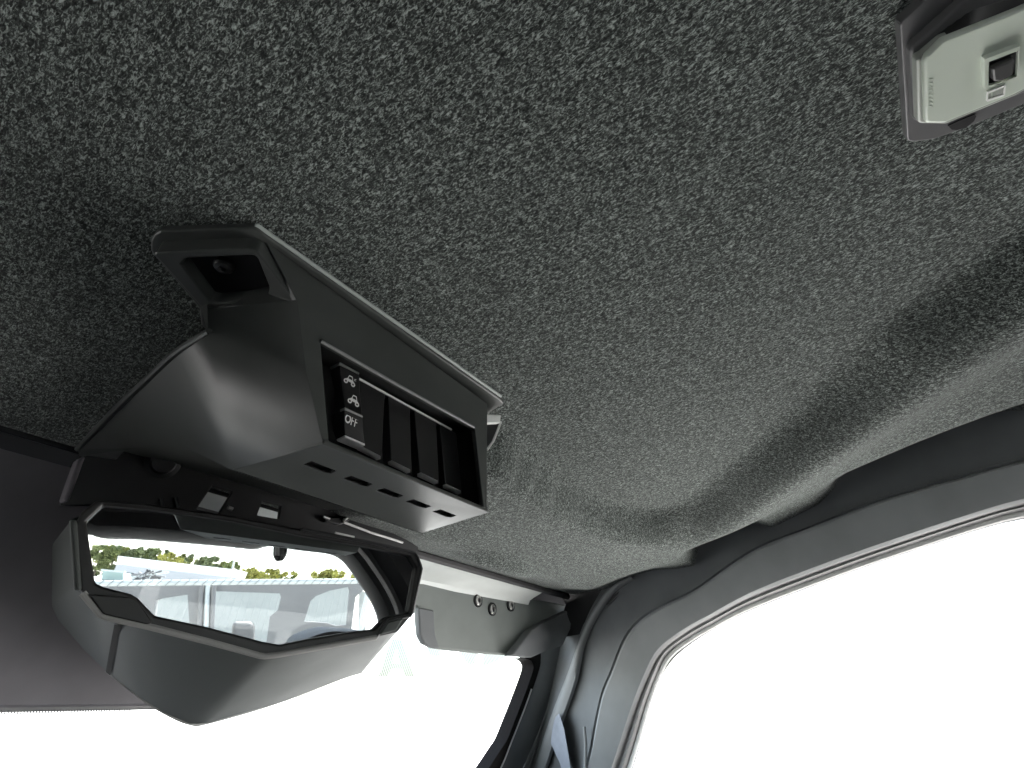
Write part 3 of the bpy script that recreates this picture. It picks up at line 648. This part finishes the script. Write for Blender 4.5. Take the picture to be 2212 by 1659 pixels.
v, f = prism([dz(p, .0215) for p in lens], (0, 0, .004)); ln = obj('lens', v, f, LENS, dl, bevel=.0014, seg=3)
so_ = [(2127, 128), (2203, 100), (2207, 163), (2198, 166), (2127, 193)]
si_ = [(2137, 134), (2200, 110), (2197, 164), (2192, 167), (2160, 181), (2136, 185)]
me = ring([dz(p, .0245) for p in so_], [dz(p, .0245) for p in si_], (0, 0, .004)); fin('switch_surround', me, LENS, dl, bevel=.0007)
v, f = prism([dz(p, .0228) for p in [(2137, 134), (2201, 110), (2197, 165), (2157, 183), (2136, 186)]], (0, 0, .002)); bt = obj('switch_well', v, f, BLACK2, dl)
v, f = prism([dz(p, .0262) for p in [(2144, 149), (2193, 128), (2190, 162), (2158, 178), (2146, 176)]], (0, 0, .004)); obj('switch_button', v, f, mat('button_plastic', (.05, .05, .05), .45), dl, bevel=.001, seg=3)
io, ii = [(2133, 199), (2171, 184), (2173, 186), (2171, 205), (2168, 208), (2133, 220), (2131, 218)], [(2135, 202), (2169, 188), (2168, 204), (2134, 216)]
me = ring([dz(p, .0222) for p in io], [dz(p, .0222) for p in ii], (0, 0, .001)); fin('symbol_frame', me, PRINT, dl)
GREYP = mat('grey_print', (.28, .30, .27), .6)
v = [dz(p, .0219) for p in [(2144, 200), (2168, 190), (2167, 202), (2144, 211)]]; obj('symbol', v, [[0, 1, 2, 3]], GREYP, dl)
v = [dz(p, .0219) for p in [(2136, 203), (2141, 201), (2140, 212), (2136, 214)]]; obj('symbol', v, [[0, 1, 2, 3]], GREYP, dl)
P = []
for k in range(8):                       # worn embossed characters down the front edge of the lens
    y_ = 170 + k * 8.4
    P.append(tube([dz((2007, y_), .0216), dz((2014, y_ + 1.5), .0216), dz((2015, y_ + 4.5), .0216)], .00028, 5))
obj('embossed_marks', *merge(P), LENS, ln, smooth=True)
o = [(2048, 272), (2070, 262), (2105, 247), (2109, 251), (2104, 262), (2088, 275), (2068, 281), (2056, 280)]
v, f = prism([dz(p, .0066) for p in o], (0, 0, .002)); obj('pry_slot', v, f, BLACK2, dl)

# ------------------------------------------------------------------ what the mirror shows: rear of the cab and the yard behind
def refl(p, yd):
    r_ = ray(p); M = r_ * (MC.dot(MN) / r_.dot(MN)); d = r_.normalized(); d = d - MN * (2 * d.dot(MN))
    return M + d * ((-yd - M.y) / d.y)
low = [(150, 1150), (190, 1153), (210, 1160), (300, 1163), (480, 1178), (545, 1184), (580, 1177), (640, 1186), (700, 1193), (725, 1200), (745, 1215), (770, 1248), (795, 1285), (812, 1318), (820, 1348), (822, 1400), (822, 1440)]
yq = .66
lowp = resample([refl(p, yq) for p in low], 70)
rw = thing('rear_window_frame', 'dark curved rear window frame of the cab seen only in the mirror', 'window frame', (.4, -.66, .2))
cen = Vector((lowp[0].x, -yq, -.3))
outp = [p + Vector((max(0, (p.x - lowp[35].x)) * .0 + .22 * max(0, min(1, (i - 38) / 25)), 0, .20 * (1 - max(0, min(1, (i - 50) / 20))))) for i, p in enumerate(lowp)]
fr1 = [p.lerp(q, .12) + Vector((0, .03, 0)) for p, q in zip(lowp, outp)]; fr2 = [p.lerp(q, .3) + Vector((0, .015, 0)) for p, q in zip(lowp, outp)]; fr3 = [p.lerp(q, .45) + Vector((0, .04, 0)) for p, q in zip(lowp, outp)]
bk = [p + Vector((0, -.05, 0)) for p in lowp]
obj('frame', *sheet([bk, lowp, fr1, fr2, fr3, outp, [p + Vector((0, -.06, 0)) for p in outp]]), BLACK2, rw, smooth=True, ang=50)
obj('frame_bead', *tube([p + Vector((.012, .035, .012)) for p in fr1[34:]], .005, 8), RUBBER, rw, smooth=True)
TINT = GLASS.copy(); TINT.name = 'tinted_glass'
for n_ in TINT.node_tree.nodes:
    if n_.type == 'BSDF_TRANSPARENT': n_.inputs[0].default_value = (.62, .64, .64, 1)
yg = -yq - .03
obj('pane', [(-.40, yg, -.09), (.75, yg, -.09), (.75, yg, .34), (-.40, yg, .34)], [[0, 1, 2, 3]], TINT, rw)
ps = thing('passenger_seat', 'black passenger seat whose top shows at the lower edge of mirror', 'seat', (.45, -.5, GZ + .36))
SEAT = mat('seat_vinyl', (.025, .025, .027), .6, .4, bump=(300, .3, .001))
st = resample([refl(p, .40) for p in [(640, 1400), (655, 1385), (690, 1370), (720, 1364), (760, 1366), (810, 1372), (850, 1400)]], 24)
bs = [Vector((p.x, p.y, -.75)) for p in st]
obj('backrest', *prism(st + bs[::-1], (-.03, -.14, 0)), SEAT, ps, bevel=.02, seg=3)
obj('cushion', *box((st[0].x, -.42, -.95), (st[-1].x, .08, -.78)), SEAT, ps, bevel=.03, seg=3)
hk = thing('coat_hook', 'small black hook hanging from the rear roof edge in the mirror', 'hook', tuple(refl((606, 1180), .6)))
c0_, c1_ = refl((606, 1168), .6), refl((604, 1212), .6)
rad = (refl((622, 1190), .6) - refl((590, 1190), .6)).length / 2
P = resample([c0_, c0_.lerp(c1_, .5), c1_], 14)
obj('hook_body', *tube(P, [rad * (1.0 if i < 9 else 1.0 - .55 * ((i - 8) / 5) ** 2) for i in range(14)], 10), BLACK, hk, smooth=True)
obj('hook_face', *tube([p + Vector((-.35 * rad, rad * .8, 0)) for p in P[4:11]], rad * .35, 8), RUBBER, hk, smooth=True)

def slab(px, yd, th=.1): return prism([refl(p, yd) for p in px], (0, -th, 0))
# fence with rail and wire ties
GALV = mat('galvanized', (.40, .43, .42), .5, .4, .1, var=(20, .08))
YF = 4.4
fn_ = thing('chain_link_fence', 'galvanized fence rail with wire ties crossing the mirror reflection', 'fence', tuple(refl((500, 1258), YF)))
ra, rb = refl((120, 1261), YF), refl((800, 1255), YF)
obj('top_rail', *tube([ra.lerp(rb, t) for t in np.linspace(0, 1, 20)], .024, 12), GALV, fn_, smooth=True)
proto = None
for i in range(36):
    c_ = ra.lerp(rb, (i + .5) / 36)
    if proto is None:
        proto = obj('tie_wire', *tube([(-.02, .022, -.030), (-.003, .027, 0), (.016, .022, .028)],   .0032, 6), mat('tie_wire', (.16, .17, .17), .5), fn_, smooth=True)
        w0 = proto
    else:
        w0 = proto.copy(); COL.objects.link(w0)
    w0.parent = fn_; w0.matrix_parent_inverse = Matrix.Identity(4); w0.location = c_ - fn_.location
for px in (150, 800):
    c_ = refl((px, 1256), YF); gp_ = Vector((c_.x, c_.y - .01, GZ))
    obj('post', *tube([gp_, c_], .026, 10), GALV, fn_, smooth=True)

# grey parked cab with window openings
GREYV = mat('grey_body', (.15, .148, .145), .6, .3, var=(3, .05))
YV = 5.4
pv = thing('parked_cab', 'grey vehicle cab with pale windows below the fence rail in mirror', 'vehicle', (refl((500, 1300), YV).x, -YV - .3, GZ))
outer = [refl(p, YV) for p in [(150, 1262), (800, 1258), (800, 1262), (768, 1290), (752, 1420), (560, 1480), (150, 1480)]]
w1 = [refl(p, YV) for p in [(337, 1297), (345, 1293), (405, 1284), (412, 1400), (330, 1380)]]
w2 = [refl(p, YV) for p in [(463, 1277), (604, 1282), (607, 1290), (600, 1318), (583, 1332), (576, 1384), (570, 1410), (456, 1400)]]
w3 = [refl(p, YV) for p in [(657, 1342), (671, 1298), (682, 1288), (712, 1276), (752, 1268), (755, 1275), (748, 1350), (725, 1352), (706, 1346)]]
bm = bmesh.new(); ed = []
for L in (outer, w1, w2, w3): loop(L)
bmesh.ops.triangle_fill(bm, use_beauty=True, edges=ed)
r = bmesh.ops.extrude_face_region(bm, geom=list(bm.faces)); bmesh.ops.translate(bm, verts=[g_ for g_ in r['geom'] if isinstance(g_, bmesh.types.BMVert)], vec=(0, -.08, 0))
bmesh.ops.recalc_face_normals(bm, faces=bm.faces); me = bpy.data.meshes.new('body'); bm.to_mesh(me); bm.free(); fin('body', me, GREYV, pv)
zl = min(p.z for p in outer)
obj('lower_body', *box((min(p.x for p in outer), -YV - .30, GZ + .02), (max(p.x for p in outer) - .3, -YV - .085, zl - .003)), GREYV, pv)
for px in (432, 446, 459):
    obj('door_post', *tube([refl((px + 3, 1264), YV - .05), refl((px - 4, 1420), YV - .05)], .022, 8), GALV if px == 446 else GREYV, pv, smooth=True)
v, f = slab([(500, 1342), (550, 1344), (548, 1400), (498, 1390)], YV + .2); obj('seat_back', v, f, GREYV, pv, bevel=.05)
# pale ribbed building seen through those windows
RIB = mat('pale_siding', (.29, .305, .29), .55, .3, var=(2, .05))
YBd = 9.0
rbd = thing('ribbed_building', 'pale green ribbed metal building behind the grey cab in mirror', 'building', (refl((500, 1300), YBd).x, -YBd, GZ))
q0, q1 = refl((300, 1266), YBd), refl((765, 1264), YBd)
xs = np.arange(q0.x, q1.x, .11); ztop = min(q0.z, q1.z) - .05; zq = lambda x: q0.z + (q1.z - q0.z) * (x - q0.x) / (q1.x - q0.x)
P = []
for x in xs: P += [(x, -YBd, 0), (x + .08, -YBd, 0), (x + .09, -YBd + .004, 0), (x + .10, -YBd + .004, 0)]
V = [Vector((p[0], p[1], GZ)) for p in P] + [Vector((p[0], p[1], zq(p[0]))) for p in P]; n = len(P)
obj('siding', V, [[i, i + 1, n + i + 1, n + i] for i in range(n - 1)], RIB, rbd)
obj('shell', *box((xs[0], -YBd - 3, GZ), (xs[-1] + .1, -YBd - .02, ztop - .01)), RIB, rbd)
o = obj('leaning_board', *slab([(776, 1272), (791, 1281), (788, 1420), (774, 1420)], 5.6, .05), RIB, None); tag(o, 'pale upright board beside the grey cab at mirror right edge', 'board')

# white-roofed building, trees, pole, junk
YA = 62
ab = thing('low_building', 'long low grey building with bright white roof reflected in mirror', 'building', (refl((380, 1220), YA).x, -YA, GZ))
WROOF = mat('white_roof', (.85, .85, .85), .5); AWALL = mat('grey_wall', (.34, .35, .36), .7, var=(.3, .06))
v, f = slab([(255, 1201), (520, 1232), (512, 1250), (252, 1219)], YA, 6); obj('roof', v, f, WROOF, ab)
wl = [refl(p, YA - .3) for p in [(252, 1219), (512, 1249)]]
obj('wall', *prism([wl[0], wl[1], Vector((wl[1].x, wl[1].y, GZ)), Vector((wl[0].x, wl[0].y, GZ))], (0, -4, 0)), AWALL, ab)
LEAF = [mat('leaves_%d' % i, c_, .8, .2, var=(.6, .35)) for i, c_ in enumerate([(.24, .255, .09), (.17, .20, .085), (.31, .305, .09), (.16, .19, .10)])]
BARK = mat('bark', (.10, .08, .06), .9)
def tree(px, ytop, ybase, yd, wpx, li, label, seed):
    rnd = random.Random(seed)
    top, basep = refl((px, ytop), yd), refl((px, ybase), yd); hw = (refl((px + wpx / 2, ybase), yd) - refl((px - wpx / 2, ybase), yd)).length * .62
    x, y = basep.x, basep.y; zt_ = top.z; z0 = GZ
    th = thing('tree', label, 'tree', (x, y, z0), 'trees behind the yard')
    H = zt_ - z0
    obj('trunk', *tube([(x, y, z0), (x + .1, y, z0 + .3 * H), (x, y, z0 + .75 * H)], [H * .035, H * .028, H * .01], 8), BARK, th, smooth=True)
    V, F = [], []
    clumps = [(rnd.gauss(0, .6) * hw, rnd.gauss(0, .4) * hw, z0 + H * (.22 + .68 * rnd.random() ** .7)) for _ in range(46)]
    for cx_, cy_, cz_ in clumps:
        rr_ = hw * rnd.uniform(.22, .38) * (1.1 - .5 * (cz_ - z0) / H)
        for _ in range(90):
            d = Vector((rnd.gauss(0, 1), rnd.gauss(0, 1), rnd.gauss(0, 1))).normalized() * rr_ * rnd.random() ** .35
            c_ = Vector((x + cx_, y + cy_, min(cz_, zt_ - rr_ * .6))) + d; s_ = H * rnd.uniform(.022, .045)
            u_ = Vector((rnd.gauss(0, 1), rnd.gauss(0, 1), rnd.gauss(0, .6))).normalized() * s_; w_ = u_.orthogonal().normalized() * s_ * .7
            k = len(V); V += [c_ - u_, c_ + w_, c_ + u_, c_ - w_]; F.append([k, k + 1, k + 2, k + 3])
    obj('crown', V, F, LEAF[li], th)
tr = [(205, 1170, 1230, 110, 46, 1, 'dark green tree at the far left end of the mirrored tree line'),
      (236, 1172, 1230, 118, 50, 0, 'mid green tree second from left in the mirrored tree line'),
      (275, 1173, 1230, 112, 52, 3, 'dull green tree third from left in the mirrored tree line'),
      (312, 1177, 1232, 120, 52, 1, 'dark leafy tree left of the yellow one above the white roof'),
      (348, 1185, 1236, 100, 44, 2, 'yellow-green tree rising behind the middle of the white roof'),
      (388, 1189, 1240, 112, 48, 0, 'olive tree just right of the yellow one behind the roof'),
      (428, 1193, 1242, 106, 46, 3, 'dull green tree behind the right half of the white roof'),
      (466, 1199, 1246, 112, 46, 0, 'olive tree above the right end of the white roof'),
      (500, 1207, 1250, 104, 40, 1, 'small dark green tree above the roof corner near the pole'),
      (538, 1222, 1258, 70, 50, 2, 'bright yellow-green bushy tree touching the right end of white roof'),
      (585, 1221, 1258, 74, 48, 2, 'rounded yellow tree under the coat hook in the mirror'),
      (622, 1230, 1258, 78, 36, 0, 'low olive tree right of the coat hook in the mirror'),
      (652, 1245, 1260, 80, 34, 1, 'lowest small bush between the two right-hand mirrored trees'),
      (712, 1226, 1258, 70, 62, 2, 'lone round tree at the right end of the mirrored skyline')]
for i, q in enumerate(tr): tree(*q[:6], q[6], 50 + i)
pl = obj('flag_pole', *tube([Vector((refl((510, 1250), 30).x, -30, GZ)), refl((512, 1182), 30)], .05, 8), GALV, None, smooth=True); tag(pl, 'thin pale pole standing at the right end of the white roof', 'pole')
pl = obj('light_pole', *tube([Vector((refl((662, 1250), 26).x, -26, GZ)), refl((663, 1222), 26)], .035, 8), GALV, None, smooth=True); tag(pl, 'short thin pole between the two right-hand mirrored trees', 'pole')
tk = thing('flatbed_crate', 'teal framed crate on the yard at the mirror left edge', 'crate', tuple(refl((240, 1252), 20)))
TEAL = mat('teal_panel', (.22, .30, .29), .5); v, f = slab([(222, 1232), (266, 1237), (266, 1254), (219, 1254)], 20, .8); obj('panel', v, f, TEAL, tk)
v, f = slab([(218, 1229), (270, 1234), (270, 1238), (218, 1233)], 19.8, .1); obj('top_bar', v, f, GALV, tk)
v, f = slab([(217, 1252), (270, 1253), (270, 1258), (217, 1258)], 19.8, .1); obj('bottom_bar', v, f, BLACK2, tk)
jp = thing('scrap_heap', 'small heap of scrap metal in front of the low grey building', 'scrap heap', tuple(refl((318, 1252), 24)))
rnd = random.Random(9)
for k in range(14):
    cpx = (300 + rnd.random() * 36, 1240 + rnd.random() * 14); p0 = refl(cpx, 24); d = Vector((rnd.gauss(0, .35), 0, rnd.gauss(0, .18)))
    obj('scrap_bar', *tube([p0 - d, p0 + d], .04, 6), random.choice([DSTEEL, RUBBER, GALV]), jp)
